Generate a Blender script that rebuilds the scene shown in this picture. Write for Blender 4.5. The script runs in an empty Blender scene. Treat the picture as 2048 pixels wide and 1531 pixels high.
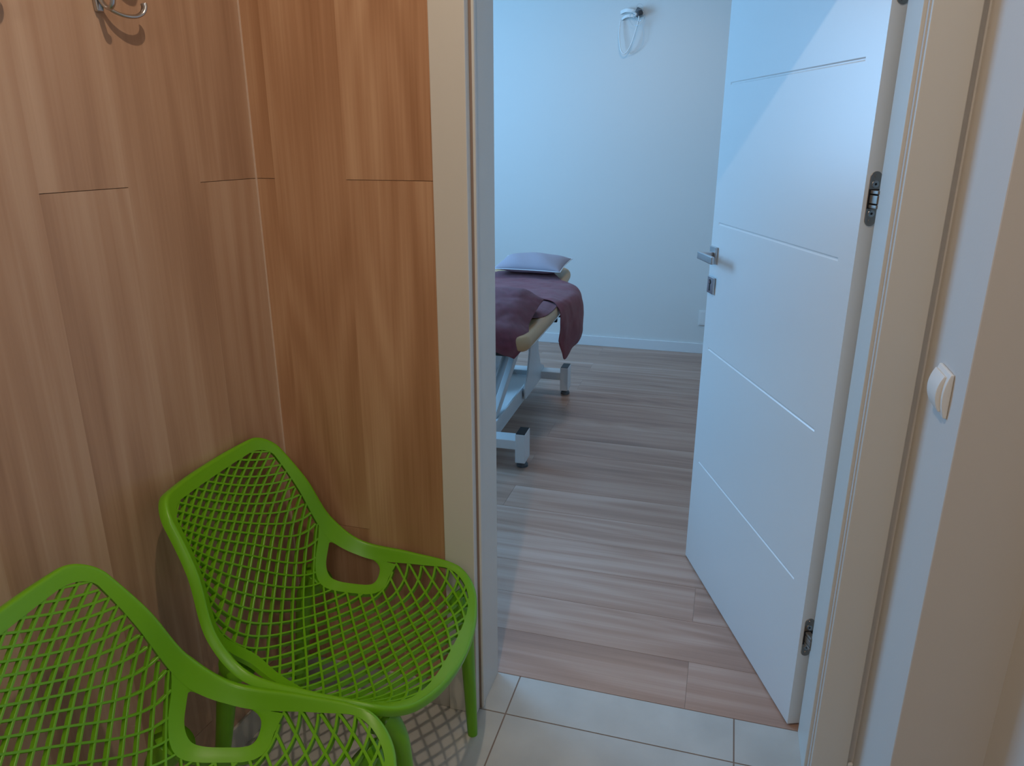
import bpy, bmesh, math, random
import numpy as np
from mathutils import Vector, Matrix
random.seed(7)
SC = bpy.context.scene
COL = SC.collection
PI = math.pi
A = np.array

# ------------------------------------------------------------------ helpers
def link(o, parent=None):
    COL.objects.link(o)
    if parent is not None:
        o.parent = parent
    return o

def mesh_obj(name, verts, faces, mat, parent=None, smooth=False, sharp=None, bevel=0, bseg=2, wn=False):
    me = bpy.data.meshes.new(name)
    me.from_pydata([tuple(map(float, v)) for v in verts], [], [tuple(int(i) for i in f) for f in faces])
    bm = bmesh.new(); bm.from_mesh(me)
    bmesh.ops.recalc_face_normals(bm, faces=bm.faces)
    if smooth:
        for f in bm.faces: f.smooth = True
    if sharp:
        for e in bm.edges:
            if len(e.link_faces) == 2 and e.calc_face_angle(0) > math.radians(sharp): e.smooth = False
    bm.to_mesh(me); bm.free()
    o = bpy.data.objects.new(name, me)
    me.materials.append(mat)
    link(o, parent)
    if bevel:
        m = o.modifiers.new('bevel', 'BEVEL'); m.width = bevel; m.segments = bseg
        m.limit_method = 'ANGLE'; m.angle_limit = math.radians(35)
        if bseg > 1:
            for p in me.polygons: p.use_smooth = True
            w = o.modifiers.new('wn', 'WEIGHTED_NORMAL'); w.keep_sharp = True
    return o

class MB:
    def __init__(s): s.v = []; s.f = []
    def add(s, verts, faces):
        k = len(s.v); s.v += [tuple(v) for v in verts]; s.f += [tuple(i + k for i in f) for f in faces]; return s
    def box(s, x0, x1, y0, y1, z0, z1, M=None):
        v = [(x, y, z) for x in (x0, x1) for y in (y0, y1) for z in (z0, z1)]
        if M is not None: v = [tuple(M @ Vector(p)) for p in v]
        return s.add(v, [(0, 1, 3, 2), (4, 6, 7, 5), (0, 4, 5, 1), (2, 3, 7, 6), (0, 2, 6, 4), (1, 5, 7, 3)])
    def prism(s, prof, axis, a, b, M=None):
        n = len(prof)
        def P(p, t):
            q = {'x': (t, p[0], p[1]), 'y': (p[0], t, p[1]), 'z': (p[0], p[1], t)}[axis]
            return tuple(M @ Vector(q)) if M is not None else q
        v = [P(p, a) for p in prof] + [P(p, b) for p in prof]
        return s.add(v, [tuple(range(n)), tuple(range(2 * n - 1, n - 1, -1))] + [(i, (i + 1) % n, n + (i + 1) % n, n + i) for i in range(n)])
    def tube(s, pts, r, seg=12, cap=True, closed=False, flat=1.0):
        pts = [Vector(p) for p in pts]; n = len(pts)
        if not hasattr(r, '__len__'): r = [r] * n
        up = None; rings = []
        for i, p in enumerate(pts):
            if closed: t = pts[(i + 1) % n] - pts[i - 1]
            else: t = pts[min(i + 1, n - 1)] - pts[max(i - 1, 0)]
            t.normalize()
            if up is None:
                up = Vector((0, 0, 1)) if abs(t.z) < .9 else Vector((1, 0, 0))
            up = (up - t * up.dot(t)).normalized()
            sd = t.cross(up)
            rings.append([p + (up * math.sin(a) * flat + sd * math.cos(a)) * r[i] for a in [2 * PI * k / seg for k in range(seg)]])
        v = [q for ring in rings for q in ring]; f = []
        for i in range(n if closed else n - 1):
            j = (i + 1) % n
            for k in range(seg):
                f.append((i * seg + k, i * seg + (k + 1) % seg, j * seg + (k + 1) % seg, j * seg + k))
        if cap and not closed:
            f.append(tuple(range(seg))[::-1]); f.append(tuple((n - 1) * seg + k for k in range(seg)))
        return s.add(v, f)
    def build(s, name, mat, parent=None, **k): return mesh_obj(name, s.v, s.f, mat, parent, **k)

def catmull(pts, n=8, closed=False):
    pts = [Vector(p) for p in pts]; out = []; m = len(pts)
    rng = range(m) if closed else range(m - 1)
    for i in rng:
        g = (lambda k: pts[k % m]) if closed else (lambda k: pts[max(0, min(m - 1, k))])
        p0, p1, p2, p3 = g(i - 1), g(i), g(i + 1), g(i + 2)
        for k in range(n):
            t = k / n
            out.append(.5 * ((2 * p1) + (p2 - p0) * t + (2 * p0 - 5 * p1 + 4 * p2 - p3) * t * t + (3 * p1 - p0 - 3 * p2 + p3) * t ** 3))
    if not closed: out.append(pts[-1])
    return out

def tag(o, label=None, cat=None, group=None, kind=None):
    if label: o['label'] = label
    if cat: o['category'] = cat
    if group: o['group'] = group
    if kind: o['kind'] = kind
    return o

def empty(name, loc=(0, 0, 0), rz=0.0):
    o = bpy.data.objects.new(name, None); o.empty_display_size = .05
    o.location = loc; o.rotation_euler = (0, 0, rz)
    return link(o)

# ------------------------------------------------------------------ materials
def mat(name, col, rough=.5, metal=0.0, spec=.5, bump=None, var=None, sheen=0, trans=0, coat=0):
    m = bpy.data.materials.new(name); m.use_nodes = True
    nt = m.node_tree; N = nt.nodes; L = nt.links; b = N['Principled BSDF']
    b.inputs['Base Color'].default_value = (*col, 1); b.inputs['Roughness'].default_value = rough
    b.inputs['Metallic'].default_value = metal; b.inputs['Specular IOR Level'].default_value = spec
    b.inputs['Sheen Weight'].default_value = sheen; b.inputs['Transmission Weight'].default_value = trans
    b.inputs['Coat Weight'].default_value = coat
    tc = N.new('ShaderNodeTexCoord')
    if var:                       # var = (scale, amount)
        nz = N.new('ShaderNodeTexNoise'); nz.inputs['Scale'].default_value = var[0]; nz.inputs['Detail'].default_value = 5
        L.new(tc.outputs['Object'], nz.inputs['Vector'])
        r = N.new('ShaderNodeMapRange'); r.inputs['From Min'].default_value = .3; r.inputs['From Max'].default_value = .7
        r.inputs['To Min'].default_value = 1 - var[1]; r.inputs['To Max'].default_value = 1 + var[1]
        L.new(nz.outputs['Fac'], r.inputs['Value'])
        mx = N.new('ShaderNodeVectorMath'); mx.operation = 'SCALE'; mx.inputs[0].default_value = col
        L.new(r.outputs['Result'], mx.inputs['Scale']); L.new(mx.outputs['Vector'], b.inputs['Base Color'])
    if bump:                      # bump = (scale, strength, distance)
        nz = N.new('ShaderNodeTexNoise'); nz.inputs['Scale'].default_value = bump[0]; nz.inputs['Detail'].default_value = 3
        L.new(tc.outputs['Object'], nz.inputs['Vector'])
        bp = N.new('ShaderNodeBump'); bp.inputs['Strength'].default_value = bump[1]; bp.inputs['Distance'].default_value = bump[2]
        L.new(nz.outputs['Fac'], bp.inputs['Height']); L.new(bp.outputs['Normal'], b.inputs['Normal'])
    return m

def wood(name, axis, stops, rough=.4, cross=9.0, along=.7, fine=70.0, tilevar=.05, finevar=.12, streak=0.0, bump=.1, ring=.055, amp=.85):
    """plank look: every mesh island is one tile with its own stretch of grain running along 'axis'"""
    m = bpy.data.materials.new(name); m.use_nodes = True
    nt = m.node_tree; N = nt.nodes; L = nt.links; b = N['Principled BSDF']
    b.inputs['Roughness'].default_value = rough
    tc = N.new('ShaderNodeTexCoord'); geo = N.new('ShaderNodeNewGeometry')
    off = N.new('ShaderNodeVectorMath'); off.operation = 'SCALE'; off.inputs[0].default_value = (13.7, 9.1, 21.3)
    L.new(geo.outputs['Random Per Island'], off.inputs['Scale'])
    ad = N.new('ShaderNodeVectorMath'); ad.operation = 'ADD'
    L.new(tc.outputs['Object'], ad.inputs[0]); L.new(off.outputs['Vector'], ad.inputs[1])
    def mapped(c, a):
        mp = N.new('ShaderNodeMapping'); s = [c, c, c]; s['xyz'.index(axis)] = a
        mp.inputs['Scale'].default_value = s; L.new(ad.outputs['Vector'], mp.inputs['Vector']); return mp
    big = N.new('ShaderNodeTexNoise'); big.inputs['Scale'].default_value = 1; big.inputs['Detail'].default_value = 2.5
    big.inputs['Distortion'].default_value = .35
    L.new(mapped(cross, along).outputs['Vector'], big.inputs['Vector'])
    # growth rings: banding of a slow height field gives cathedral figures
    slow = N.new('ShaderNodeTexNoise'); slow.inputs['Scale'].default_value = 1; slow.inputs['Detail'].default_value = 1
    L.new(mapped(cross * .55, along * .9).outputs['Vector'], slow.inputs['Vector'])
    rm = N.new('ShaderNodeMath'); rm.operation = 'MULTIPLY'; rm.inputs[1].default_value = 60.0
    L.new(slow.outputs['Fac'], rm.inputs[0])
    rs = N.new('ShaderNodeMath'); rs.operation = 'SINE'; L.new(rm.outputs[0], rs.inputs[0])
    fn = N.new('ShaderNodeTexNoise'); fn.inputs['Scale'].default_value = 1; fn.inputs['Detail'].default_value = 4
    L.new(mapped(fine * 2.2, fine * .045).outputs['Vector'], fn.inputs['Vector'])
    def madd(x, k, y):
        a = N.new('ShaderNodeMath'); a.operation = 'MULTIPLY_ADD'; a.inputs[1].default_value = k
        L.new(x, a.inputs[0])
        if isinstance(y, float): a.inputs[2].default_value = y
        else: L.new(y, a.inputs[2])
        return a.outputs[0]
    t = madd(big.outputs['Fac'], amp, .52 - amp / 2 - finevar - tilevar / 2 - streak / 2)
    t = madd(rs.outputs[0], ring, t)
    t = madd(fn.outputs['Fac'], finevar * 2, t)
    t = madd(geo.outputs['Random Per Island'], tilevar, t)
    if streak:
        st = N.new('ShaderNodeTexNoise'); st.inputs['Scale'].default_value = 1; st.inputs['Detail'].default_value = 3
        L.new(mapped(cross * 3.5, along * .5).outputs['Vector'], st.inputs['Vector'])
        t = madd(st.outputs['Fac'], streak, t)
    r = N.new('ShaderNodeValToRGB'); L.new(t, r.inputs['Fac'])
    e = r.color_ramp.elements
    while len(e) < len(stops): e.new(.5)
    for k, (p, c) in enumerate(stops): e[k].position = p; e[k].color = (*c, 1)
    L.new(r.outputs['Color'], b.inputs['Base Color'])
    bp = N.new('ShaderNodeBump'); bp.inputs['Strength'].default_value = bump; bp.inputs['Distance'].default_value = .001
    L.new(fn.outputs['Fac'], bp.inputs['Height']); L.new(bp.outputs['Normal'], b.inputs['Normal'])
    return m

M = dict(
    wood=wood('warm oak look wall tile', 'z', [(.2, (.35, .170, .082)), (.5, (.49, .270, .150)), (.8, (.62, .385, .235))], rough=.42, cross=8, along=.8, streak=.30, ring=.075, finevar=.18),
    wood_l=wood('warm oak look wall tile lit side', 'z', [(.2, (.33, .185, .113)), (.5, (.48, .300, .196)), (.8, (.60, .42, .30))], rough=.38, cross=10, along=.6, streak=.35),  # same tile as the back wall, stronger light and glare put into its colour
    plank=wood('grey brown plank look floor tile', 'x', [(.2, (.29, .170, .125)), (.5, (.43, .265, .195)), (.8, (.56, .395, .320))], rough=.38, cross=9, along=.7, streak=.45, finevar=.12, amp=.9),
    grout=mat('grout', (.30, .22, .18), .9),
    grout_f=mat('floor grout', (.34, .28, .25), .9),
    tile=mat('grey stoneware tile', (.50, .50, .475), .36, var=(5, .12), bump=(30, .05, .002)),
    tgrout=mat('brown tile grout', (.25, .19, .155), .9),
    paint=mat('white wall paint', (.74, .73, .70), .75, bump=(160, .10, .001)),
    paint_h=mat('greige wall paint', (.63, .605, .575), .8, bump=(160, .12, .001)),
    ceil=mat('white ceiling paint', (.8, .8, .78), .9),
    frame=mat('satin white frame lacquer', (.67, .662, .625), .42, bump=(120, .03, .0005)),
    door=mat('satin white door lacquer', (.76, .78, .78), .30, bump=(90, .03, .0005)),
    trim=mat('white skirting lacquer', (.75, .76, .76), .45),
    green=mat('moulded green polypropylene', (.150, .430, .006), .36, bump=(300, .06, .0005)),
    steel=mat('brushed nickel', (.55, .56, .58), .28, metal=1, bump=(200, .05, .0005)),
    chrome=mat('polished chrome', (.66, .66, .66), .16, metal=1),
    dsteel=mat('dark plated steel', (.50, .42, .36), .22, metal=1),
    pewter=mat('dull pewter', (.25, .23, .21), .45, metal=.6),
    black=mat('black plastic', (.012, .012, .014), .5),
    rubber=mat('dark grey rubber', (.10, .11, .12), .7),
    plastic=mat('white plastic', (.80, .80, .78), .28),
    white=mat('white powder coated steel', (.72, .74, .75), .35),
    tan=mat('tan upholstery leatherette', (.52, .32, .16), .40, bump=(70, .12, .001)),
    maroon=mat('maroon terry towelling', (.20, .040, .062), .95, sheen=.25, bump=(700, .9, .004), var=(40, .15)),
    maroon2=mat('maroon fleece blanket', (.19, .038, .052), .95, sheen=.2, bump=(450, .6, .003), var=(30, .12)),
    pillow=mat('blue grey pillow cotton', (.34, .31, .36), .85, bump=(250, .3, .002)),
    piping=mat('white piping', (.7, .72, .75), .7),
    clear=mat('clear vinyl tube', (.9, .93, .95), .08, trans=.95),
    glass=mat('window glass', (1, 1, 1), .0, trans=1),
)
def emis(name, col, s):
    m = bpy.data.materials.new(name); m.use_nodes = True
    b = m.node_tree.nodes['Principled BSDF']; b.inputs['Emission Color'].default_value = (*col, 1); b.inputs['Emission Strength'].default_value = s
    return m

# ------------------------------------------------------------------ camera (photo frame 2048 x 1531)
S = 1.49
YAW, PITCH, FPX = .2812, .3193, 1480.6
cam_d = bpy.data.cameras.new('camera'); cam = link(bpy.data.objects.new('camera', cam_d))
cam_d.sensor_width = 36; cam_d.lens = FPX / 2048 * 36; cam_d.clip_start = .02
cam.location = (.730 * S, -1.043 * S, S)
cam.rotation_euler = (PI / 2 - PITCH, 0, YAW)
SC.camera = cam

# ------------------------------------------------------------------ room shell
HC = 2.62          # ceiling height
YT = .165          # thickness of the wall with the door
YF = 3.82          # far wall of the treatment room
XW = -1.75         # window wall of the treatment room
XR = 2.3
LS = .0805         # the clad side wall runs slightly out of square
def xl(y): return .017 + LS * y
def struct(o, label, cat): return tag(o, label, cat, kind='structure')

# tiled cladding, one island per tile (thin joints let the grout show)
def planks(mb, quads):
    for (a, b, z0, z1, P) in quads:
        v = [P(a, z0, 0), P(b, z0, 0), P(b, z1, 0), P(a, z1, 0), P(a, z0, 1), P(b, z0, 1), P(b, z1, 1), P(a, z1, 1)]
        mb.add(v, [(0, 1, 2, 3), (7, 6, 5, 4), (0, 4, 5, 1), (1, 5, 6, 2), (2, 6, 7, 3), (3, 7, 4, 0)])
J = .0006
def clad(edges, seams, P):
    q = []
    for i in range(len(edges) - 1):
        zz = [0] + seams[i % len(seams)] + [HC]
        for k in range(len(zz) - 1):
            q.append((edges[i] + .00002, edges[i + 1] - .00002, zz[k] + J, zz[k + 1] - J, P))
    return q
# back wall (plane y=0), left of the door
Pb = lambda a, z, t: (a, 0.0 + .008 * t, z)
mb = MB(); planks(mb, clad([.0195, .067, .250, .457, .4635], [[.15, 1.401], [.515, 1.90], [.15, 1.401], [.15, 1.401]], Pb))
o = mb.build('wall_back', M['wood']); struct(o, 'orange brown wood look tiled wall left of the doorway', 'wall')
g = MB().box(-.30, .463, .0082, YT, 0, HC).box(.463, .548, .0145, YT, 0, HC).build('grout_backing', M['grout'], o)
# side wall on the left
u = A([LS, 1.0]) / math.hypot(LS, 1); nx = A([-u[1], u[0]])
def Pl(a, z, t):
    p = A([.017, 0.]) + u * a + nx * .008 * t
    return (p[0], p[1], z)
ed = [-3.6, -3.42, -3.23, -3.04, -2.85, -2.66, -2.47, -2.28, -2.09, -1.90, -1.71, -1.52, -1.33, -1.14, -.95, -.745, -.55, -.366, -.178, -.0022]
mb = MB(); planks(mb, clad(ed, [[.15, 1.401], []], Pl))
# make sure tile -.55..-.366 and -.178..0 carry the 1.401 joint
o = mb.build('wall_left', M['wood_l']); struct(o, 'brown wood look tiled side wall, tinted pinkish for glare, with the coat hooks', 'wall')
mb = MB(); pts = [Pl(-3.6, 0, 1.05), Pl(.17, 0, 1.05), Pl(.17, 0, 20), Pl(-3.6, 0, 20)]
mb.prism([(p[0], p[1]) for p in pts], 'z', 0, HC).build('grout_backing', M['grout'], o)
# light corner joint
mb = MB(); mb.prism([(.0150, -.0018), (.0203, -.0018), (.0203, .004), (.0150, .004)], 'z', 0, HC)
o = mb.build('trim_1', mat('pale corner grout', (.66, .50, .40), .8)); struct(o, 'thin pale joint line in the corner of the wood look walls', 'corner joint')

# plaster above and right of the door
mb = MB().box(.548, 1.40, .0, YT, 2.09, HC).box(1.385, 1.485, .0, YT, 0, HC).box(1.485, XR, .02, YT, 0, HC)
o = mb.build('wall_front', M['paint_h']); struct(o, 'plain plaster strip right of the doorway casing', 'wall')
mb = MB().prism([(1.48, 0.0), (1.48, -.2585), (1.4815, -.260), (1.66, -.26), (1.66, 0.0)], 'z', 0, HC)
o = mb.build('wall_right', M['paint_h']); struct(o, 'short projecting plaster wall carrying the light switch', 'wall')
mb = MB().box(1.632, 1.85, -3.6, -.2595, 0, HC)
o = mb.build('wall_side', M['paint_h']); struct(o, 'plaster wall at the right edge of the picture', 'wall')
mb = MB().box(-.6, 1.85, -3.75, -3.6, 0, HC)
o = mb.build('wall_rear', M['paint_h']); struct(o, 'plaster wall behind the viewer', 'wall')
mb = MB().box(-.6, 1.85, -3.75, YT, HC, HC + .1)
for_ceil = mb.box(XW - .2, XR + .15, YT, YF + .15, HC, HC + .1).build('ceiling', M['ceil']); struct(for_ceil, 'plain white ceiling', 'ceiling')
# treatment room walls
mb = MB().box(XW - .2, XR + .15, YF, YF + .15, 0, HC)
o = mb.build('wall_far', M['paint']); struct(o, 'smooth white far wall of the treatment room', 'wall')
mb = MB().box(XR, XR + .15, YT, YF, 0, HC)
o = mb.build('wall_east', M['paint']); struct(o, 'white wall behind the open door', 'wall')
WY0, WY1, WZ0, WZ1 = 1.20, 2.75, 1.20, 2.40
mb = MB().box(XW - .2, XW, YT, WY0, 0, HC).box(XW - .2, XW, WY1, YF, 0, HC).box(XW - .2, XW, WY0, WY1, 0, WZ0).box(XW - .2, XW, WY0, WY1, WZ1, HC)
o = mb.build('wall_window', M['paint']); struct(o, 'white window wall of the treatment room', 'wall')
mb = MB().box(XW - .2, -.30, .0, YT, 0, HC)
o = mb.build('wall_west', M['paint']); struct(o, 'white wall between corridor and treatment room', 'wall')
w = empty('window_1', (XW - .1, (WY0 + WY1) / 2, WZ0)); struct(w, 'wide daylight window of the treatment room', 'window')
mb = MB(); a, b_ = (WY1 - WY0) / 2, WZ1 - WZ0
for y0, y1, z0, z1 in ((-a, a, 0, .06), (-a, a, b_ - .06, b_), (-a, -a + .06, .06, b_ - .06), (a - .06, a, .06, b_ - .06), (-.04, .04, .06, b_ - .06)):
    mb.box(-.035, .035, y0, y1, z0, z1)
mb.build('window_frame', M['trim'], w, bevel=.003)

# floors
GX = [.617 + .599 * k for k in range(-3, 4)]; GY = [.011 - .599 * k for k in range(-1, 8)]
mb = MB(); G = .0020
for x in GX[:-1]:
    for y in GY:
        x0, x1, y0, y1 = max(x + G, -.5), min(x + .599 - G, 1.80), max(y - .599 + G, -3.7), min(y - G, YT - .001)
        if x1 - x0 > .02 and y1 - y0 > .02: mb.box(x0, x1, y0, y1, -.01, 0)
o = mb.build('floor', M['tile']); struct(o, 'pale grey square floor tiles in the corridor and doorway', 'floor')
MB().box(-.6, 1.85, -3.75, YT, -.05, -.0012).build('floor_grout', M['tgrout'], o)
mb = MB(); W = .2
for k in range(19):
    y0 = YT + W * k; y1 = y0 + W; x = (-.15 if k % 2 == 0 else .262) - 1.235 * 2
    while x < XR:
        mb.box(max(x, XW) + .0007, min(x + 1.235, XR) - .0007, y0 + .0007, min(y1, YF) - .0007, -.01, .0008)
        x += 1.235
o = mb.build('floor_room', M['plank']); struct(o, 'grey brown wood look plank tiles in the treatment room', 'floor')
MB().box(XW, XR, YT, YF, -.05, 0).build('floor_grout', M['grout_f'], o)

def skirting(name, x0, x1, y0, y1, h, label):
    o = MB().box(x0, x1, y0, y1, .0005, h).build(name, M['trim'], bevel=.003); return struct(o, label, 'baseboard')
skirting('baseboard_far', XW, XR, YF - .013, YF, .076, 'low white skirting board along the far wall')
skirting('baseboard_front', 1.4665, 1.4798, -.010, 0, .088, 'stub of skirting board right of the door casing')
skirting('baseboard_window', XW, XW + .013, YT, YF - .014, .076, 'white skirting board under the window')

o = MB().box(.0215, .4630, -.008, -.0002, .0005, .075).build('baseboard_back', M['tile'], bevel=.001); struct(o, 'pale stoneware skirting tile under the wood look wall by the door', 'baseboard')
mb = MB(); pp = [Pl(-3.5, 0, -.03), Pl(-.012, 0, -.03), Pl(-.012, 0, -1.05), Pl(-3.5, 0, -1.05)]
o = mb.prism([(p_[0], p_[1]) for p_ in pp], 'z', .0005, .075).build('baseboard_left', M['tile'], bevel=.001); struct(o, 'grey stoneware skirting tile under the side wall behind the chairs', 'baseboard')
# ------------------------------------------------------------------ door frame
t = empty('trim_2', (.96, .02, 0)); struct(t, 'off-white casing and jambs around the doorway', 'door frame')
o_ = A([.96, .02, 0])
def part(name, boxes, m, parent, org, **k):
    mb = MB()
    for b in boxes: mb.box(b[0] - org[0], b[1] - org[0], b[2] - org[1], b[3] - org[1], b[4] - org[2], b[5] - org[2])
    return mb.build(name, m, parent, **k)
ZT = 2.055
part('casing', [(.4635, .543, -.012, .0135, 0, ZT + .085)], M['frame'], t, o_, bevel=.0025)
part('casing', [(1.388, 1.4665, -.012, .0135, 0, ZT + .085)], M['frame'], t, o_, bevel=.0025)
part('casing', [(.5435, 1.3875, -.012, .0135, ZT + .005, ZT + .085)], M['frame'], t, o_, bevel=.0025)
part('jamb', [(.530, .549, .0150, YT - .001, 0, ZT + .02)], M['frame'], t, o_, bevel=.002)
part('jamb', [(1.378, 1.400, .0150, YT - .001, 0, ZT + .02)], M['frame'], t, o_, bevel=.002)
part('jamb', [(.5495, 1.3805, .018, YT - .001, ZT, ZT + .02)], M['frame'], t, o_, bevel=.002)
part('door_stop', [(.538, .5535, .0146, .0300, 0, ZT)], M['frame'], t, o_, bevel=.003)
part('gap_strip', [(.530, .5420, .0136, .0145, 0, ZT)], M['rubber'], t, o_)  # thin dark strip between casing and jamb
part('gap_strip', [(1.3890, 1.400, .0136, .0145, 0, ZT)], M['rubber'], t, o_)

# ------------------------------------------------------------------ door leaf (local x along the leaf from the hinge, +y = visible face)
d = empty('door_1', (1.352, .179, 0), math.atan2(.92888, -.37038)); struct(d, 'white door with four horizontal grooves, standing open into the room', 'door')
DW, DT, DH = .8505, .040, 2.03
gz = [.411, .822, 1.2325, 1.645]; hw = .0042; gx0, gx1 = .066, .802; gd = .0020
V = []; Fc = []
def q4(*p):
    k = len(V); V.extend(p); Fc.append((k, k + 1, k + 2, k + 3))
zb = .006
zs = [zb] + [z + s * hw for z in gz for s in (-1, 1)] + [DH]
for i in range(len(zs) - 1):
    z0, z1 = zs[i], zs[i + 1]
    if i % 2 == 0: q4((0, 0, z0), (DW, 0, z0), (DW, 0, z1), (0, 0, z1))
    else:
        zm = (z0 + z1) / 2
        q4((0, 0, z0), (gx0, 0, z0), (gx0, 0, z1), (0, 0, z1)); q4((gx1, 0, z0), (DW, 0, z0), (DW, 0, z1), (gx1, 0, z1))
        a0, a1 = gx0 + .004, gx1 - .004
        q4((gx0, 0, z0), (gx1, 0, z0), (a1, -gd, zm - .0012), (a0, -gd, zm - .0012))
        q4((a0, -gd, zm + .0012), (a1, -gd, zm + .0012), (gx1, 0, z1), (gx0, 0, z1))
        q4((a0, -gd, zm - .0012), (a1, -gd, zm - .0012), (a1, -gd, zm + .0012), (a0, -gd, zm + .0012))
        q4((gx0, 0, z0), (a0, -gd, zm - .0012), (a0, -gd, zm + .0012), (gx0, 0, z1))
        q4((gx1, 0, z0), (a1, -gd, zm - .0012), (a1, -gd, zm + .0012), (gx1, 0, z1))
q4((0, -DT, zb), (DW, -DT, zb), (DW, -DT, DH), (0, -DT, DH))
q4((0, 0, zb), (0, -DT, zb), (0, -DT, DH), (0, 0, DH)); q4((DW, 0, zb), (DW, -DT, zb), (DW, -DT, DH), (DW, 0, DH))
q4((0, 0, zb), (DW, 0, zb), (DW, -DT, zb), (0, -DT, zb)); q4((0, 0, DH), (DW, 0, DH), (DW, -DT, DH), (0, -DT, DH))
me = bpy.data.meshes.new('door_leaf'); me.from_pydata(V, [], Fc)
bm = bmesh.new(); bm.from_mesh(me); bmesh.ops.remove_doubles(bm, verts=bm.verts, dist=1e-5); bmesh.ops.recalc_face_normals(bm, faces=bm.faces); bm.to_mesh(me); bm.free()
me.materials.append(M['door']); link(bpy.data.objects.new('door_leaf', me), d)
# handle: square rose, neck, flat lever pointing past the latch edge
hx, hz = .812, 1.132
h = MB().box(hx - .026, hx + .026, .0003, .009, hz - .027, hz + .027).build('door_handle', M['steel'], d, bevel=.0015)
mb = MB().box(hx - .009, hx + .009, .0088, .052, hz - .010, hz + .010)
mb.build('handle_neck', M['steel'], h, bevel=.002)
MB().box(hx - .120, hx + .010, .046, .056, hz - .012, hz + .012).build('lever', M['steel'], h, bevel=.0025)
kz = 1.034
k = MB().box(hx - .026, hx + .026, .0003, .008, kz - .027, kz + .027).build('key_plate', M['steel'], d, bevel=.0015)
mb = MB(); mb.tube([(hx + .004, .0075, kz + .010), (hx + .004, .0095, kz + .010)], .0085, 20); mb.box(hx + .001, hx + .007, .0075, .0092, kz - .019, kz + .008)
mb.build('keyhole', M['black'], k)
mb = MB(); mb.tube([(hx + .004, .0090, kz + .011), (hx + .004, .0105, kz + .011)], .0055, 16); mb.build('lock_cylinder', M['chrome'], k)
def oblong(w, h_, n=12):
    r = w / 2; c = h_ / 2 - r
    return [(r * math.cos(a), c + r * math.sin(a)) for a in [PI * i / n for i in range(n + 1)]] + [(r * math.cos(a), -c + r * math.sin(a)) for a in [PI + PI * i / n for i in range(n + 1)]]
for zc in (1.792, 1.369, .279):
    yc = -.0215; T = Matrix.Translation((0, yc, zc))
    h = MB().prism(oblong(.026, .112), 'x', -.0016, .0005, T).build('hinge', M['dsteel'], d, bevel=.0005)
    MB().box(-.0020, -.0004, -.0125 + yc, .0125 + yc, zc - .020, zc + .020).build('hinge_recess', M['black'], h)
    mb = MB()
    for z0, z1, y0 in ((-.018, -.011, -.004), (-.0085, .0085, -.008), (.011, .018, -.004)):
        mb.box(-.030, -.0018, y0 + yc, .009 + yc, zc + z0, zc + z1)
    mb.build('hinge_arm', M['pewter'], h, bevel=.001)
    for s in (-1, 1):
        mb = MB().tube([(-.0030, yc, zc + s * .030), (-.0012, yc, zc + s * .030)], .0072, 18)
        mb.build('screw', M['chrome'], h)
        MB().tube([(-.0034, yc, zc + s * .030), (-.0028, yc, zc + s * .030)], .0028, 6).build('screw_socket', M['black'], h)
        MB().tube([(-.0024, yc, zc + s * .046), (-.0012, yc, zc + s * .046)], .0042, 16).build('screw', M['dsteel'], h)

# ------------------------------------------------------------------ light switch and outlet
s = empty('light_switch', (1.48, -.150, 1.066)); tag(s, 'white rocker light switch on the narrow wall right of the door', 'light switch')
def bow(h_, d0, d1, n=10):   # profile (x, z) bulging towards -x
    return [(-(d0 + (d1 - d0) * (1 - (2 * i / n - 1) ** 2)), -h_ + 2 * h_ * i / n) for i in range(n + 1)]
pr = [(-.0002, -.040)] + bow(.040, .006, .013) + [(-.0002, .040)]
MB().prism([(a, b) for a, b in pr], 'y', -.040, .040).build('switch_plate', M['plastic'], s, bevel=.002, bseg=3)
pr = [(-.008, -.031)] + bow(.033, .012, .021) + [(-.008, .031)]
MB().prism(pr, 'y', -.026, .036).build('rocker', M['plastic'], s, bevel=.0015, bseg=3)
o = empty('wall_socket', (.975, YF, .264)); tag(o, 'white blank socket plate low on the far wall beside the door edge', 'wall socket')
MB().box(-.041, .041, -.008, -.0003, -.054, .054).build('socket_plate', M['plastic'], o, bevel=.002)
MB().box(-.032, .032, -.0095, -.0075, -.045, .045).build('socket_cover', M['plastic'], o, bevel=.001)

# ------------------------------------------------------------------ coat hooks on the side wall
def hook(y, z, label):
    r = empty('coat_hook', (xl(y), y, z), -math.atan(LS)); tag(r, label, 'coat hook', 'coat hooks on the wood look wall')
    prof = [(-.007, 0), (.007, 0), (.011, .05), (.013, .11), (.010, .15), (-.010, .15), (-.013, .11), (-.011, .05)]
    MB().prism(prof, 'x', .0002, .010).build('back_plate', M['steel'], r, bevel=.003, bseg=3)
    lo = catmull([(.009, .002, .018), (.018, .016, .004), (.025, .036, -.002), (.029, .056, -.001), (.031, .070, .006), (.032, .076, .016), (.031, .077, .023)], 6)
    MB().tube(lo, [.0050 + .0016 * i / len(lo) for i in range(len(lo))], 12, flat=.62).build('lower_prong', M['steel'], r, smooth=True)
    fr = catmull([(.009, -.001, .026), (.022, -.003, .010), (.034, -.004, .004), (.043, -.005, .010), (.046, -.005, .020)], 6)
    MB().tube(fr, .0055, 12, flat=.62).build('front_prong', M['steel'], r, smooth=True)
    up = catmull([(.009, .004, .095), (.028, .022, .086), (.045, .040, .086), (.058, .052, .100), (.062, .056, .122)], 6)
    MB().tube(up, [.0055 + .004 * i / len(up) for i in range(len(up))], 12, flat=.62).build('upper_prong', M['steel'], r, smooth=True)
    MB().tube([(.009, 0, .034), (.0115, 0, .034)], .0035, 12).build('screw', M['chrome'], r)
    return r
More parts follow.
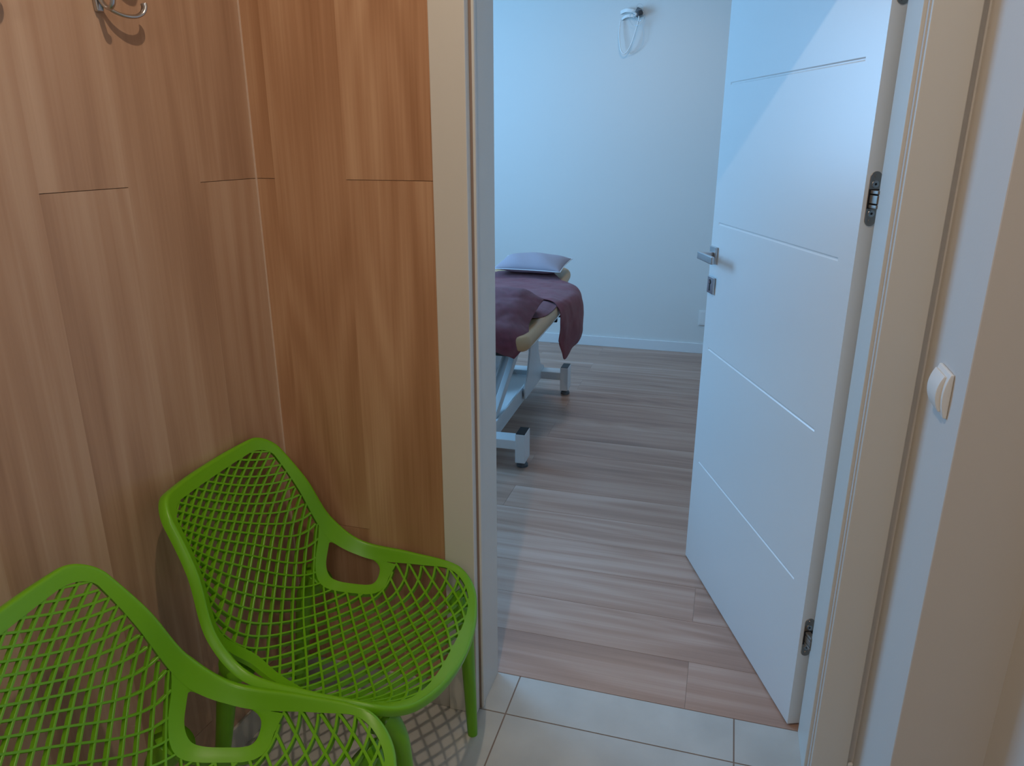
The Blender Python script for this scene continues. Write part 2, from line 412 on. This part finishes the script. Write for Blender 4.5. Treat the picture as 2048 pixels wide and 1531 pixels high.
hook(-.372, 1.700, 'silver coat hook at the top of the wood look wall, nearer the corner')
hook(-.635, 1.700, 'silver coat hook out of the frame at the top left, only its shadow in view')

# ------------------------------------------------------------------ chair
KV = A([0, .1, .25, .42, .56, .75, 1.]); NK = 7
Q = A([0.3211, 0.2626, 0.1357, -0.0094, -0.1145, -0.2008, -0.2771, 0.4187, 0.4297, 0.4035, 0.3964, 0.4335, 0.6135, 0.8027, 0.2455, 0.2533, 0.2574, 0.2547, 0.2428, 0.2154, 0.1883, 0.2623, 0.2051, 0.0849, -0.0471, -0.1142, -0.1622, -0.2461, 0.4541, 0.475, 0.4849, 0.4996, 0.5575, 0.678, 0.8107, 1.9044, 3.9978, 5.7986, 5.7869, 5.1929, 3.0041, 2.0822, 0.2635, 0.0811, 0.2304, 0.088])
def cub(ys, x):
    xs = KV; x = np.clip(x, 0, 1); m = np.gradient(ys, xs)
    i = np.clip(np.searchsorted(xs, x) - 1, 0, NK - 2); h = xs[i + 1] - xs[i]; t = (x - xs[i]) / h
    return (2*t**3 - 3*t**2 + 1) * ys[i] + (t**3 - 2*t**2 + t) * h * m[i] + (-2*t**3 + 3*t**2) * ys[i+1] + (t**3 - t**2) * h * m[i+1]
def surf(U, V):
    U = np.asarray(U, float); V = np.asarray(V, float)
    f = lambda i: cub(Q[i * NK:(i + 1) * NK], V)
    g = (np.abs(U) + 1e-9) ** f(5)
    return np.stack([f(2) * U, f(0) + (f(3) - f(0)) * g, f(1) + (f(4) - f(1)) * g], -1)
def nrm(U, V):
    e = 1e-3
    du = surf(U + e, V) - surf(U - e, V); V0 = np.clip(V - e, 0, 1); V1 = np.clip(V + e, 0, 1)
    dv = surf(U, V1) - surf(U, V0); n = np.cross(dv, du)
    n /= np.linalg.norm(n, axis=-1, keepdims=True); s_ = np.sign(n[..., 2:3] + .5 * n[..., 1:2]); return n * s_
def rrect(u1, v0, v1, ruf, rvf, rut, rvt, nc=14, ns=40, ne=12):
    tt = np.linspace(0, PI / 2, nc, endpoint=False)
    a = [np.stack([np.linspace(0, u1 - ruf, ne, endpoint=False), np.full(ne, v0)], 1),
         np.stack([u1 - ruf + ruf * np.sin(tt), v0 + rvf - rvf * np.cos(tt)], 1),
         np.stack([np.full(ns, u1), np.linspace(v0 + rvf, v1 - rvt, ns, endpoint=False)], 1),
         np.stack([u1 - rut + rut * np.cos(tt), v1 - rvt + rvt * np.sin(tt)], 1),
         np.stack([np.linspace(u1 - rut, 0, ne + 1), np.full(ne + 1, v1)], 1)]
    h = np.concatenate(a); m = h[::-1][1:-1] * [-1, 1]
    return np.concatenate([h, m])
OUT = rrect(1, 0, 1, Q[42], Q[43], Q[44], Q[45])
def shape_u(a): return a * np.stack([np.interp(a[:, 1], [.25, .45, .60, .72], [1.035, 1.018, .992, .975]), np.ones(len(a))], 1)
INN = shape_u(rrect(.908, .060, .960, .30, .090, .26, .058))
def loops_mesh(rings, closed_ring=True):
    n = len(rings[0]); v = np.concatenate(rings); f = []; R_ = len(rings)
    for i in range(R_):
        j = (i + 1) % R_
        for k in range(n):
            f.append((i * n + k, i * n + (k + 1) % n, j * n + (k + 1) % n, j * n + k))
    return v, f
def rim_mesh():
    TH = .011
    PO = surf(*OUT.T); NO = nrm(*OUT.T); PI_ = surf(*INN.T); NI = nrm(*INN.T)
    T = np.roll(PO, -1, 0) - np.roll(PO, 1, 0); T /= np.linalg.norm(T, axis=1, keepdims=True)
    O = np.cross(T, NO); O /= np.linalg.norm(O, axis=1, keepdims=True)
    s_ = np.sign(((PO - PI_) * O).sum(1)); O *= s_[:, None]
    rings = []
    for k in range(0, 5):
        uv = INN + (OUT - INN) * (k / 5 * .9); rings.append(surf(*uv.T))
    for a, b in ((-.0065, 0), (-.0030, -.0006), (-.0008, -.0028), (0, -.0062), (-.0006, -.017), (-.0022, -.0205), (-.0048, -.0205), (-.0068, -.0175), (-.0080, -TH)):
        rings.append(PO + O * a + NO * b)
    for k in (4, 2, 0):
        uv = INN + (OUT - INN) * (k / 5 * .9); p = surf(*uv.T); n_ = nrm(*uv.T); rings.append(p - n_ * TH)
    rings.append(PI_ - NI * TH * .5)
    return loops_mesh(rings)
def chaikin(p, n=3):
    p = A(p, float)
    for _ in range(n):
        q = np.roll(p, -1, 0); p = np.stack([.75 * p + .25 * q, .25 * p + .75 * q], 1).reshape(-1, 2)
    return p
HOLE = [(.927, .46), (.936, .39), (.905, .364), (.85, .370), (.775, .385), (.747, .410), (.725, .45), (.688, .508), (.688, .536), (.760, .561), (.87, .566), (.902, .566), (.914, .52)]
BAND = [(.942, .290), (.930, .635), (.86, .612), (.71, .597), (.595, .570), (.557, .537), (.590, .492), (.620, .455), (.665, .387), (.73, .356), (.875, .334)]
def polar(poly, c, n, k=(1, 3.2)):
    a = (A(poly) - c) * k; th = np.arctan2(a[:, 1], a[:, 0]); out = []
    m = len(a)
    for i in range(n):
        w_ = 2 * PI * i / n - PI; dx, dy = math.cos(w_), math.sin(w_); best = None
        for j in range(m):
            p, q = a[j], a[(j + 1) % m]; e = q - p; det = dx * (-e[1]) + dy * e[0]
            if abs(det) < 1e-12: continue
            t = (p[0] * (-e[1]) + p[1] * e[0]) / det; s_ = (dx * p[1] - dy * p[0]) / det
            if t > 0 and -1e-9 <= s_ <= 1 + 1e-9 and (best is None or t > best): best = t
        out.append(c + A([dx, dy]) * best / k)
    return A(out)
def arm_mesh(sgn):
    c = A([.82, .465]); n = 120; ho = polar(chaikin(HOLE), c, n); ba = polar(chaikin(BAND, 1), c, n)
    ho = ho * [sgn, 1]; ba = ba * [sgn, 1]; rings = []
    for k in range(5): uv = ho + (ba - ho) * k / 4; rings.append(surf(*uv.T) - nrm(*uv.T) * (.0004 if k else .0015))
    for k in (4, 2, 0): uv = ho + (ba - ho) * k / 4; rings.append(surf(*uv.T) - nrm(*uv.T) * (.0115 if k else .0105))
    return loops_mesh(rings)
def inpoly(p, poly):
    x, y = p; c = False; n = len(poly)
    for i in range(n):
        x0, y0 = poly[i]; x1, y1 = poly[i - 1]
        if (y0 > y) != (y1 > y) and x < (x1 - x0) * (y - y0) / (y1 - y0) + x0: c = not c
    return c
VV = np.linspace(0, 1, 1001)
KU = lambda v: np.interp(v, [0, .3, .55, .8, 1], [4.75, 4.75, 4.9, 5.1, 5.1])
WP = np.interp(VV, [0, .3, .5, .62, .8, 1], [22.2, 22.2, 24.5, 29, 31.5, 32])
WW = np.concatenate([[0], np.cumsum((WP[1:] + WP[:-1]) / 2 * np.diff(VV))]); WW -= np.interp(.290, VV, WW) - round(float(np.interp(.290, VV, WW)))
VS = .50
def lattice(lo, hi, wid, dep):
    inn = shape_u(rrect(.920, .053, .967, .29, .088, .25, .058)); band = A(chaikin(BAND, 1)); band = np.stack([(band[:, 0] - .82) * .93 + .82, (band[:, 1] - .465) * .93 + .465], 1)
    mb = MB(); vs = np.linspace(lo, hi, int((hi - lo) * 190) + 1)
    w = np.interp(vs, VV, WW); k = KU(vs)
    for fam in (-1, 1):
        for c in range(-8, 40):
            U = fam * (w - c) / k; run = []; runs = []
            for u_, v_ in zip(U, vs):
                ok = abs(u_) < .965 and inpoly((u_, v_), inn) and not inpoly((abs(u_), v_), band)
                if ok: run.append((u_, v_))
                elif run: runs.append(run); run = []
            if run: runs.append(run)
            for r in runs:
                if len(r) < 3: continue
                r = A(r); P = surf(*r.T); n_ = nrm(*r.T)
                T = np.gradient(P, axis=0); T /= np.linalg.norm(T, axis=1, keepdims=True)
                B = np.cross(T, n_); B /= np.linalg.norm(B, axis=1, keepdims=True)
                m = len(r); h_ = wid / 2
                ring = np.stack([P + B * h_ - n_ * .0016, P + B * h_ * .7 - n_ * .0008, P - B * h_ * .7 - n_ * .0008, P - B * h_ - n_ * .0016, P - B * h_ * .8 - n_ * dep, P + B * h_ * .8 - n_ * dep], 1)
                v = ring.reshape(-1, 3); f = []
                for i in range(m - 1):
                    for j in range(6):
                        f.append((i * 6 + j, i * 6 + (j + 1) % 6, (i + 1) * 6 + (j + 1) % 6, (i + 1) * 6 + j))
                f.append(tuple(range(6))); f.append(tuple((m - 1) * 6 + j for j in range(6)))
                mb.add(v.tolist(), f)
    return mb
def to_local(v): return np.stack([v[:, 1], -v[:, 0], v[:, 2]], 1)   # chair faces +x
def leg_mesh(path, rad):
    c = catmull(path, 8); n = len(path) - 1
    rr = np.interp(np.arange(len(c)) / 8, range(n + 1), rad); return MB().tube(c, list(rr), 22)
def chair(loc, rz, label):
    r = empty('armchair', loc, rz); tag(r, label, 'chair', 'green moulded armchairs along the wood look wall')
    v, f = rim_mesh(); mesh_obj('rim', to_local(v), f, M['green'], r, smooth=True, sharp=40)
    for s_ in (-1, 1):
        v, f = arm_mesh(s_); mesh_obj('armrest', to_local(v), f, M['green'], r, smooth=True, sharp=40)
    mb = lattice(.04, VS, .0056, .0120); mesh_obj('seat', to_local(A(mb.v)), mb.f, M['green'], r)
    mb = lattice(VS, .975, .0046, .0105); mesh_obj('backrest', to_local(A(mb.v)), mb.f, M['green'], r)
    for s_ in (-1, 1):
        leg_mesh([(.214, s_ * .216, .408), (.232, s_ * .210, .385), (.248, s_ * .205, .33), (.258, s_ * .201, .16), (.264, s_ * .199, .006), (.264, s_ * .199, 0)], [.032, .0250, .0195, .0160, .0130, .0105]).build('leg', M['green'], r, smooth=True)
        leg_mesh([(-.130, s_ * .175, .435), (-.150, s_ * .168, .405), (-.172, s_ * .165, .36), (-.200, s_ * .172, .20), (-.236, s_ * .184, .006), (-.236, s_ * .184, 0)], [.040, .030, .0225, .0175, .0130, .0105]).build('leg', M['green'], r, smooth=True)
    return r
def dup(root, loc, rz, label):
    c = root.copy(); COL.objects.link(c); c.location = loc; c.rotation_euler = (0, 0, rz); c['label'] = label
    for ch in list(root.children):
        k = ch.copy(); COL.objects.link(k); k.parent = c
    return c
c2 = chair((0.2952, -0.2869, 0), 0.0257, 'bright green lattice armchair in the corner beside the door casing')
dup(c2, (0.3409, -0.8269, 0), 0.1611, 'bright green lattice armchair at the bottom left, cut off by the frame')

# ------------------------------------------------------------------ treatment couch
b = empty('treatment_couch', (-.04, 2.1, 0), 0.025); tag(b, 'white framed treatment couch with tan upholstery in the far room', 'treatment couch')
def R_(f): return f
CW = .315                                   # half width of the top
def rb(name, x0, x1, y0, y1, z0, z1, m, bev=.004, par=None, seg=2): return MB().box(x0, x1, y0, y1, z0, z1).build(name, m, par or b, bevel=bev, bseg=seg)
rb('crossbar', -.26, .26, -.575, -.485, .098, .146, M['white'])
rb('crossbar', -.26, .26, .515, .605, .098, .146, M['white'])
for sx in (-1, 1):
    for yy in (-.53, .56):
        f_ = rb('foot', sx * .262 - .024, sx * .262 + .024, yy - .05, yy + .05, .034, .178, M['white'], .003)
        rb('cap', sx * .262 - .0215, sx * .262 + .0215, yy - .047, yy + .047, .178, .1805, M['black'], .0008, f_)
        mb = MB().tube([(sx * .262, yy, 0), (sx * .262, yy, .012), (sx * .262, yy, .022), (sx * .262, yy, .036)], [.027, .027, .019, .017], 20)
        mb.build('rubber_foot', M['rubber'], f_, smooth=False)
# lengthwise beam (a shallow U channel) and lift arms
mb = MB(); mb.box(-.10, .10, -.50, .53, .110, .116).box(.090, .10, -.50, .53, .080, .165).box(-.10, -.09, -.50, .53, .080, .165)
mb.build('base_beam', M['white'], b, bevel=.002)
prof = [(-.56 + .56, 0), (0, 0)]
def sidearm(x, name):
    # curved side plate rising from the far crossbar to the top frame
    pf = [(.12, .10), (.60, .10), (.60, .16), (.50, .20), (.44, .30), (.42, .42), (.44, .56), (.30, .56), (.24, .46), (.22, .34), (.18, .24), (.10, .17)]
    MB().prism(pf, 'x', x - .005, x + .005).build(name, M['white'], b, bevel=.002)
sidearm(.115, 'lift_plate'); sidearm(-.115, 'lift_plate')
mb = MB(); Mx = Matrix.Translation((0, -.36, .16)) @ Matrix.Rotation(math.radians(27), 4, 'X')
mb.box(.055, .085, 0, .86, -.025, .025, Mx); mb.box(-.085, -.055, 0, .86, -.025, .025, Mx)
mb.build('lift_arm', M['white'], b, bevel=.003)
mb = MB(); mb.tube([(0, -.20, .15), (0, .30, .42)], .022, 16); mb.build('lift_motor', M['white'], b, smooth=True)
mb = MB(); mb.box(-.24, .24, -.60, .55, .560, .592); mb.build('top_frame', M['black'], b, bevel=.002)
# side rail
mb = MB().tube(catmull([(.250, -.56, .590), (.285, -.52, .590), (.292, -.46, .590), (.292, 0, .590), (.292, .42, .590), (.285, .46, .590), (.25, .47, .592)], 6), .0075, 10)
mb.build('side_rail', M['chrome'], b, smooth=True)
for yy in (.10, .22, .34):
    MB().box(.22, .294, yy - .012, yy + .012, .560, .586).build('rail_bracket', M['black'], b, bevel=.002)
def cushion(name, x0, x1, y0, y1, z0, z1, r=.028, rc=.07, M4=None, parent=b):
    # rounded slab, corners of radius rc, edge roll r
    def ring(inset, z):
        pts = []
        for cx, cy, a0 in ((x1 - rc, y1 - rc, 0), (x0 + rc, y1 - rc, PI / 2), (x0 + rc, y0 + rc, PI), (x1 - rc, y0 + rc, 1.5 * PI)):
            for k in range(9):
                a_ = a0 + PI / 2 * k / 8; pts.append((cx + (rc - inset) * math.cos(a_), cy + (rc - inset) * math.sin(a_), z))
        return pts
    zc = (z0 + z1) / 2; hh = (z1 - z0) / 2; rings = []
    for k in range(9):
        a_ = -PI / 2 + PI * k / 8; rings.append(ring(r * (1 - math.cos(a_)), zc + hh * math.sin(a_)))
    n = len(rings[0]); v = [p for q in rings for p in q]; f = []
    for i in range(8):
        for k in range(n): f.append((i * n + k, i * n + (k + 1) % n, (i + 1) * n + (k + 1) % n, (i + 1) * n + k))
    f.append(tuple(range(n))); f.append(tuple(8 * n + k for k in range(n)))
    if M4 is not None: v = [tuple(M4 @ Vector(p)) for p in v]
    o = mesh_obj(name, v, f, M['tan'], parent); 
    for p in o.data.polygons: p.use_smooth = len(p.vertices) == 4
    return o
cushion('cushion', -CW, CW, -.66, .46, .592, .665)
Mh = Matrix.Translation((0, .475, .604)) @ Matrix.Rotation(math.radians(10), 4, 'X')
cushion('headrest', -.240, .240, .0, .385, 0, .068, .028, .08, Mh)

# cloths: grids through designed points, relaxed folds
def cloth(name, rows, m, label, cat, seed=0, amp=.004, th=.004, nu=10, nv=10, group=None):
    rows = [catmull(r, nu) for r in rows]; cols = list(zip(*rows)); cols = [catmull(c, nv) for c in cols]
    g_ = list(zip(*cols)); nr, nc = len(g_), len(g_[0])
    from mathutils import noise
    v = []
    for i in range(nr):
        for j in range(nc):
            p = g_[i][j]; q = noise.noise(p * 9 + Vector((seed, 0, 0))) * amp + noise.noise(p * 25 + Vector((seed, 3, 0))) * amp * .4
            a_ = g_[min(i + 1, nr - 1)][j] - g_[max(i - 1, 0)][j]; b2 = g_[i][min(j + 1, nc - 1)] - g_[i][max(j - 1, 0)]
            n_ = a_.cross(b2)
            n_ = n_.normalized() if n_.length > 1e-9 else Vector((0, 0, 1))
            v.append(p + n_ * q)
    f = [(i * nc + j, i * nc + j + 1, (i + 1) * nc + j + 1, (i + 1) * nc + j) for i in range(nr - 1) for j in range(nc - 1)]
    o = mesh_obj(name, v, f, m, smooth=True)
    s_ = o.modifiers.new('solid', 'SOLIDIFY'); s_.thickness = th; s_.offset = 1
    sb = o.modifiers.new('sub', 'SUBSURF'); sb.levels = 1; sb.render_levels = 1
    tag(o, label, cat, group); return o
CX = -.04
# big blanket across the couch, long corner hanging down on the window-less side
cloth('blanket', [
    [(-.42, 2.15, .50), (-.37, 2.15, .655), (-.30, 2.15, .680), (-.05, 2.16, .684), (.12, 2.17, .684), (.215, 2.16, .680), (.275, 2.12, .655), (.292, 2.10, .57), (.288, 2.10, .49), (.284, 2.11, .47)],
    [(-.42, 2.22, .50), (-.37, 2.22, .658), (-.30, 2.22, .684), (-.05, 2.22, .688), (.12, 2.22, .689), (.235, 2.21, .684), (.292, 2.18, .655), (.308, 2.15, .56), (.302, 2.15, .45), (.292, 2.15, .41)],
    [(-.42, 2.32, .50), (-.37, 2.32, .660), (-.30, 2.32, .687), (-.05, 2.32, .690), (.12, 2.32, .692), (.245, 2.30, .687), (.308, 2.26, .655), (.318, 2.22, .55), (.314, 2.20, .43), (.300, 2.18, .365)],
    [(-.42, 2.43, .50), (-.37, 2.43, .662), (-.30, 2.43, .690), (-.05, 2.43, .693), (.12, 2.43, .696), (.245, 2.41, .690), (.318, 2.36, .656), (.338, 2.31, .56), (.340, 2.28, .46), (.324, 2.25, .405)],
    [(-.42, 2.53, .50), (-.37, 2.53, .664), (-.30, 2.54, .693), (-.05, 2.54, .698), (.12, 2.54, .701), (.240, 2.52, .694), (.320, 2.46, .658), (.348, 2.40, .57), (.352, 2.35, .48), (.342, 2.32, .425)],
    [(-.42, 2.61, .50), (-.37, 2.61, .664), (-.30, 2.62, .694), (-.05, 2.62, .706), (.12, 2.62, .708), (.225, 2.60, .700), (.300, 2.55, .664), (.338, 2.47, .58), (.350, 2.41, .50), (.348, 2.38, .445)],
], M['maroon2'], 'maroon blanket across the couch with one long corner hanging down', 'blanket', 3, amp=.007)
cloth('sheet', [
    [(-.34, 2.60, .690), (-.2, 2.60, .697), (0, 2.605, .700), (.15, 2.605, .699), (.20, 2.61, .694)],
    [(-.28, 2.66, .712), (-.16, 2.66, .718), (0, 2.66, .720), (.10, 2.66, .720), (.15, 2.66, .717)],
    [(-.23, 2.72, .722), (-.14, 2.72, .730), (0, 2.72, .732), (.07, 2.72, .732), (.11, 2.72, .730)],
], M['maroon'], 'maroon cloth tucked under the pillow on the raised headrest', 'cloth', 5, amp=.002)
cloth('throw', [
    [(-.32, 1.80, .674), (-.1, 1.80, .676), (.08, 1.79, .676), (.17, 1.79, .677), (.225, 1.79, .675)],
    [(-.32, 1.92, .674), (-.1, 1.92, .684), (.08, 1.90, .688), (.20, 1.89, .683), (.262, 1.88, .664)],
    [(-.32, 2.03, .675), (-.1, 2.03, .678), (.08, 2.02, .680), (.20, 2.01, .679), (.270, 2.00, .662)],
    [(-.32, 2.14, .674), (-.1, 2.14, .676), (.08, 2.13, .676), (.20, 2.12, .675), (.266, 2.11, .660)],
    [(-.32, 2.22, .674), (-.1, 2.22, .675), (.08, 2.21, .675), (.20, 2.20, .675), (.256, 2.19, .664)],
], M['maroon'], 'flat maroon cloth lying on the tan cushion between towel and blanket', 'cloth', 9, amp=.004)
cloth('towel', [
    [(-.36, 1.418, .612), (-.15, 1.414, .618), (.02, 1.408, .620), (.12, 1.412, .612), (.185, 1.430, .592), (.225, 1.46, .566)],
    [(-.36, 1.402, .645), (-.15, 1.400, .650), (.02, 1.396, .656), (.12, 1.402, .650), (.195, 1.420, .634), (.256, 1.49, .612)],
    [(-.36, 1.425, .690), (-.15, 1.423, .698), (.02, 1.420, .705), (.12, 1.425, .700), (.200, 1.465, .685), (.262, 1.56, .655)],
    [(-.36, 1.52, .720), (-.15, 1.52, .730), (.02, 1.52, .735), (.11, 1.53, .733), (.190, 1.58, .722), (.245, 1.66, .690)],
    [(-.36, 1.66, .752), (-.15, 1.66, .766), (.02, 1.66, .773), (.11, 1.67, .775), (.185, 1.71, .765), (.250, 1.77, .728)],
    [(-.36, 1.77, .778), (-.15, 1.77, .790), (.02, 1.77, .797), (.10, 1.78, .800), (.175, 1.81, .790), (.262, 1.85, .752)],
    [(-.36, 1.86, .765), (-.15, 1.86, .780), (.02, 1.86, .790), (.10, 1.86, .792), (.170, 1.87, .780), (.250, 1.88, .738)],
    [(-.36, 1.92, .700), (-.15, 1.92, .705), (.02, 1.92, .706), (.10, 1.91, .706), (.165, 1.90, .702), (.215, 1.88, .696)],
], M['maroon'], 'maroon terry towel bunched over the near end of the couch', 'towel', 1, amp=.012, th=.006)
# pillow
def pillow(loc, rx, rz, hx, hy, hz):
    r = empty('pillow', loc, rz); r.rotation_euler = (rx, 0, rz); tag(r, 'blue grey pillow with pale piping on the raised headrest', 'pillow')
    n, m_ = 40, 26; v = []; f = []
    for side in (1, -1):
        k0 = len(v)
        for i in range(n + 1):
            for j in range(m_ + 1):
                a_, c_ = 2 * i / n - 1, 2 * j / m_ - 1
                pin = 1 - .10 * (1 - a_ * a_) if False else 1
                x = hx * a_ * (1 - .05 * (1 - c_ * c_) * 0); x = hx * a_ * (1 - .045 * (1 - abs(c_) ** 2)); y = hy * c_ * (1 - .07 * (1 - abs(a_) ** 2))
                z = hz * ((1 - abs(a_) ** 2.6) ** .6) * ((1 - abs(c_) ** 2.4) ** .6)
                z *= 1 + .05 * math.sin(7 * a_ + 3 * c_) 
                v.append((x, y, side * z * (1.0 if side > 0 else .75)))
        for i in range(n):
            for j in range(m_):
                q = [k0 + i * (m_ + 1) + j, k0 + (i + 1) * (m_ + 1) + j, k0 + (i + 1) * (m_ + 1) + j + 1, k0 + i * (m_ + 1) + j + 1]
                f.append(q if side > 0 else q[::-1])
    me = bpy.data.meshes.new('pillow_body'); me.from_pydata(v, [], f); bm = bmesh.new(); bm.from_mesh(me)
    bmesh.ops.remove_doubles(bm, verts=bm.verts, dist=1e-5)
    for q in bm.faces: q.smooth = True
    bm.to_mesh(me); bm.free(); me.materials.append(M['pillow']); link(bpy.data.objects.new('pillow_body', me), r)
    ring = []
    for a_, c_ in [(t_, -1) for t_ in np.linspace(-1, 1, 20)] + [(1, t_) for t_ in np.linspace(-1, 1, 12)[1:]] + [(t_, 1) for t_ in np.linspace(1, -1, 20)[1:]] + [(-1, t_) for t_ in np.linspace(1, -1, 12)[1:-1]]:
        ring.append((hx * a_ * (1 - .045 * (1 - c_ * c_)), hy * c_ * (1 - .07 * (1 - a_ * a_)), 0))
    MB().tube(ring, .0028, 8, closed=True).build('piping', M['piping'], r, smooth=True)
pillow((-.022, 2.745, .776), math.radians(8), math.radians(-3), .206, .138, .055)

# ------------------------------------------------------------------ cable loop and clamp on the far wall
o = empty('cable_bracket', (.365, YF, 2.262)); tag(o, 'white wall bracket with black clamp and hanging cable loop', 'bracket')
def band(pts, w, name, m):   # flat curved strip standing off the wall
    c = catmull(pts, 6); mb = MB(); v = []; f = []
    for p in c: v += [(p.x, p.y, p.z - w / 2), (p.x, p.y, p.z + w / 2), (p.x, p.y - .006, p.z + w / 2), (p.x, p.y - .006, p.z - w / 2)]
    for i in range(len(c) - 1):
        for k in range(4): f.append((i * 4 + k, i * 4 + (k + 1) % 4, i * 4 + 4 + (k + 1) % 4, i * 4 + 4 + k))
    f += [(0, 1, 2, 3), tuple(len(v) - 4 + k for k in range(4))]
    mesh_obj(name, v, f, m, o, smooth=False, bevel=.0015)
band([(-.085, -.002, .010), (-.05, -.028, .018), (-.01, -.036, .014), (.02, -.030, .006)], .022, 'upper_arm', M['plastic'])
band([(-.075, -.002, -.030), (-.05, -.024, -.018), (-.015, -.030, -.014), (.012, -.026, -.018)], .018, 'lower_arm', M['plastic'])
MB().box(.010, .044, -.05, -.002, -.008, .044, Matrix.Rotation(math.radians(28), 4, 'Y')).build('clamp', M['rubber'], o, bevel=.004)
MB().tube([(.052, -.062, -.002), (.052, -.030, -.002)], .014, 18).build('clamp_knob', M['black'], o, bevel=.002)
MB().tube([(.012, -.05, -.012), (.030, -.03, -.006)], [.013, .012], 14).build('plug', M['plastic'], o, smooth=True)
MB().tube(catmull([(.040, -.045, -.02), (.040, -.045, -.045), (.030, -.045, -.085), (.012, -.045, -.15), (-.010, -.042, -.205), (-.034, -.040, -.238), (-.052, -.040, -.240), (-.070, -.038, -.215), (-.082, -.034, -.15), (-.085, -.028, -.09), (-.080, -.02, -.035)], 8), .0040, 10).build('cable', M['plastic'], o, smooth=True)
MB().tube(catmull([(.052, -.04, -.05), (.075, -.03, -.10), (.072, -.02, -.17), (.045, -.015, -.215), (0, -.02, -.238), (-.05, -.03, -.244)], 8), .0013, 8).build('tubing', M['clear'], o, smooth=True)
for (cx, cz, r_, y_) in ((.030, -.03, .048, -.05), (.048, -.018, .034, -.06), (.045, .030, .020, -.05)):
    MB().tube([(cx + r_ * math.cos(a_), y_ + .008 * math.sin(2 * a_), cz + r_ * math.sin(a_)) for a_ in [2 * PI * k / 40 for k in range(40)]], .0016, 8, closed=True).build('tubing', M['clear'], o, smooth=True)

# ------------------------------------------------------------------ lamps and daylight
LP = (.71, -.765, 2.60)
def downlight(x, y, label):
    r = empty('ceiling_spotlight', (x, y, HC)); tag(r, label, 'ceiling light')
    pts = [(.050 * math.cos(a_), .050 * math.sin(a_), -.003) for a_ in [2 * PI * k / 32 for k in range(32)]]
    MB().tube(pts, .006, 8, closed=True).build('ring', M['trim'], r, smooth=True)
    MB().tube([(0, 0, -.004), (0, 0, -.002)], .043, 24).build('lens', emis('lamp lens', (1, .80, .58), 6), r)
downlight(LP[0], LP[1], 'recessed spotlight in the ceiling above the chairs')
r = empty('fill_panel', (1.0, -2.55, HC)); tag(r, 'added square fill light panel on the ceiling behind the viewer', 'ceiling light')  # unseen panel, added as neutral fill for the corridor
MB().box(-.30, .30, -.30, .30, -.012, -.0005).build('fill_panel_frame', M['trim'], r, bevel=.003)
MB().box(-.28, .28, -.28, .28, -.0145, -.0121).build('diffuser', emis('added panel glow', (1, .90, .80), 3), r)
def area(name, loc, rot, size, size_y, power, col, shape='RECTANGLE', spread=PI):
    l = bpy.data.lights.new(name, 'AREA'); l.shape = shape; l.size = size; l.size_y = size_y; l.energy = power; l.color = col; l.spread = spread
    o = link(bpy.data.objects.new(name, l)); o.location = loc; o.rotation_euler = rot; return o
WARM = (1.0, .80, .60)
area('spotlight_lamp', (LP[0], LP[1], HC - .012), (0, 0, 0), .032, .032, 9.2, WARM, 'DISK')
area('panel_fill', (1.0, -2.55, HC - .02), (0, 0, 0), .56, .56, 7.5, (1, .96, .92))  # added fill for the right walls, floor and lower cladding
area('room_fill', (.55, 2.75, HC - .035), (0, 0, 0), .26, .26, 4.0, (1, .79, .58), 'DISK')  # added warm fill for the top of the far wall and the planks
r = empty('room_fill_lamp', (.55, 2.75, HC)); tag(r, 'added round warm fill lamp on the treatment room ceiling', 'ceiling light')  # invented fitting around the warm fill
MB().tube([(0, 0, -.0005), (0, 0, -.028)], .15, 32).build('fill_housing', M['trim'], r, bevel=.004)
MB().tube([(0, 0, -.0281), (0, 0, -.031)], .135, 32).build('diffuser', emis('added room glow', (1, .80, .6), 2.5), r)
DAY = (.235, .57, 1.0)
area('daylight', (XW - .02, (WY0 + WY1) / 2, (WZ0 + WZ1) / 2), (0, -PI / 2, 0), WZ1 - WZ0 - .1, WY1 - WY0 - .1, 68, DAY)
W_ = bpy.data.worlds.new('world'); SC.world = W_; W_.use_nodes = True
W_.node_tree.nodes['Background'].inputs['Color'].default_value = (.45, .7, 1, 1); W_.node_tree.nodes['Background'].inputs['Strength'].default_value = 1.0

SC.view_settings.view_transform = 'Standard'; SC.view_settings.look = 'None'
SC.view_settings.gamma = 1; SC.view_settings.use_curve_mapping = False
SC.view_settings.exposure = 0.0
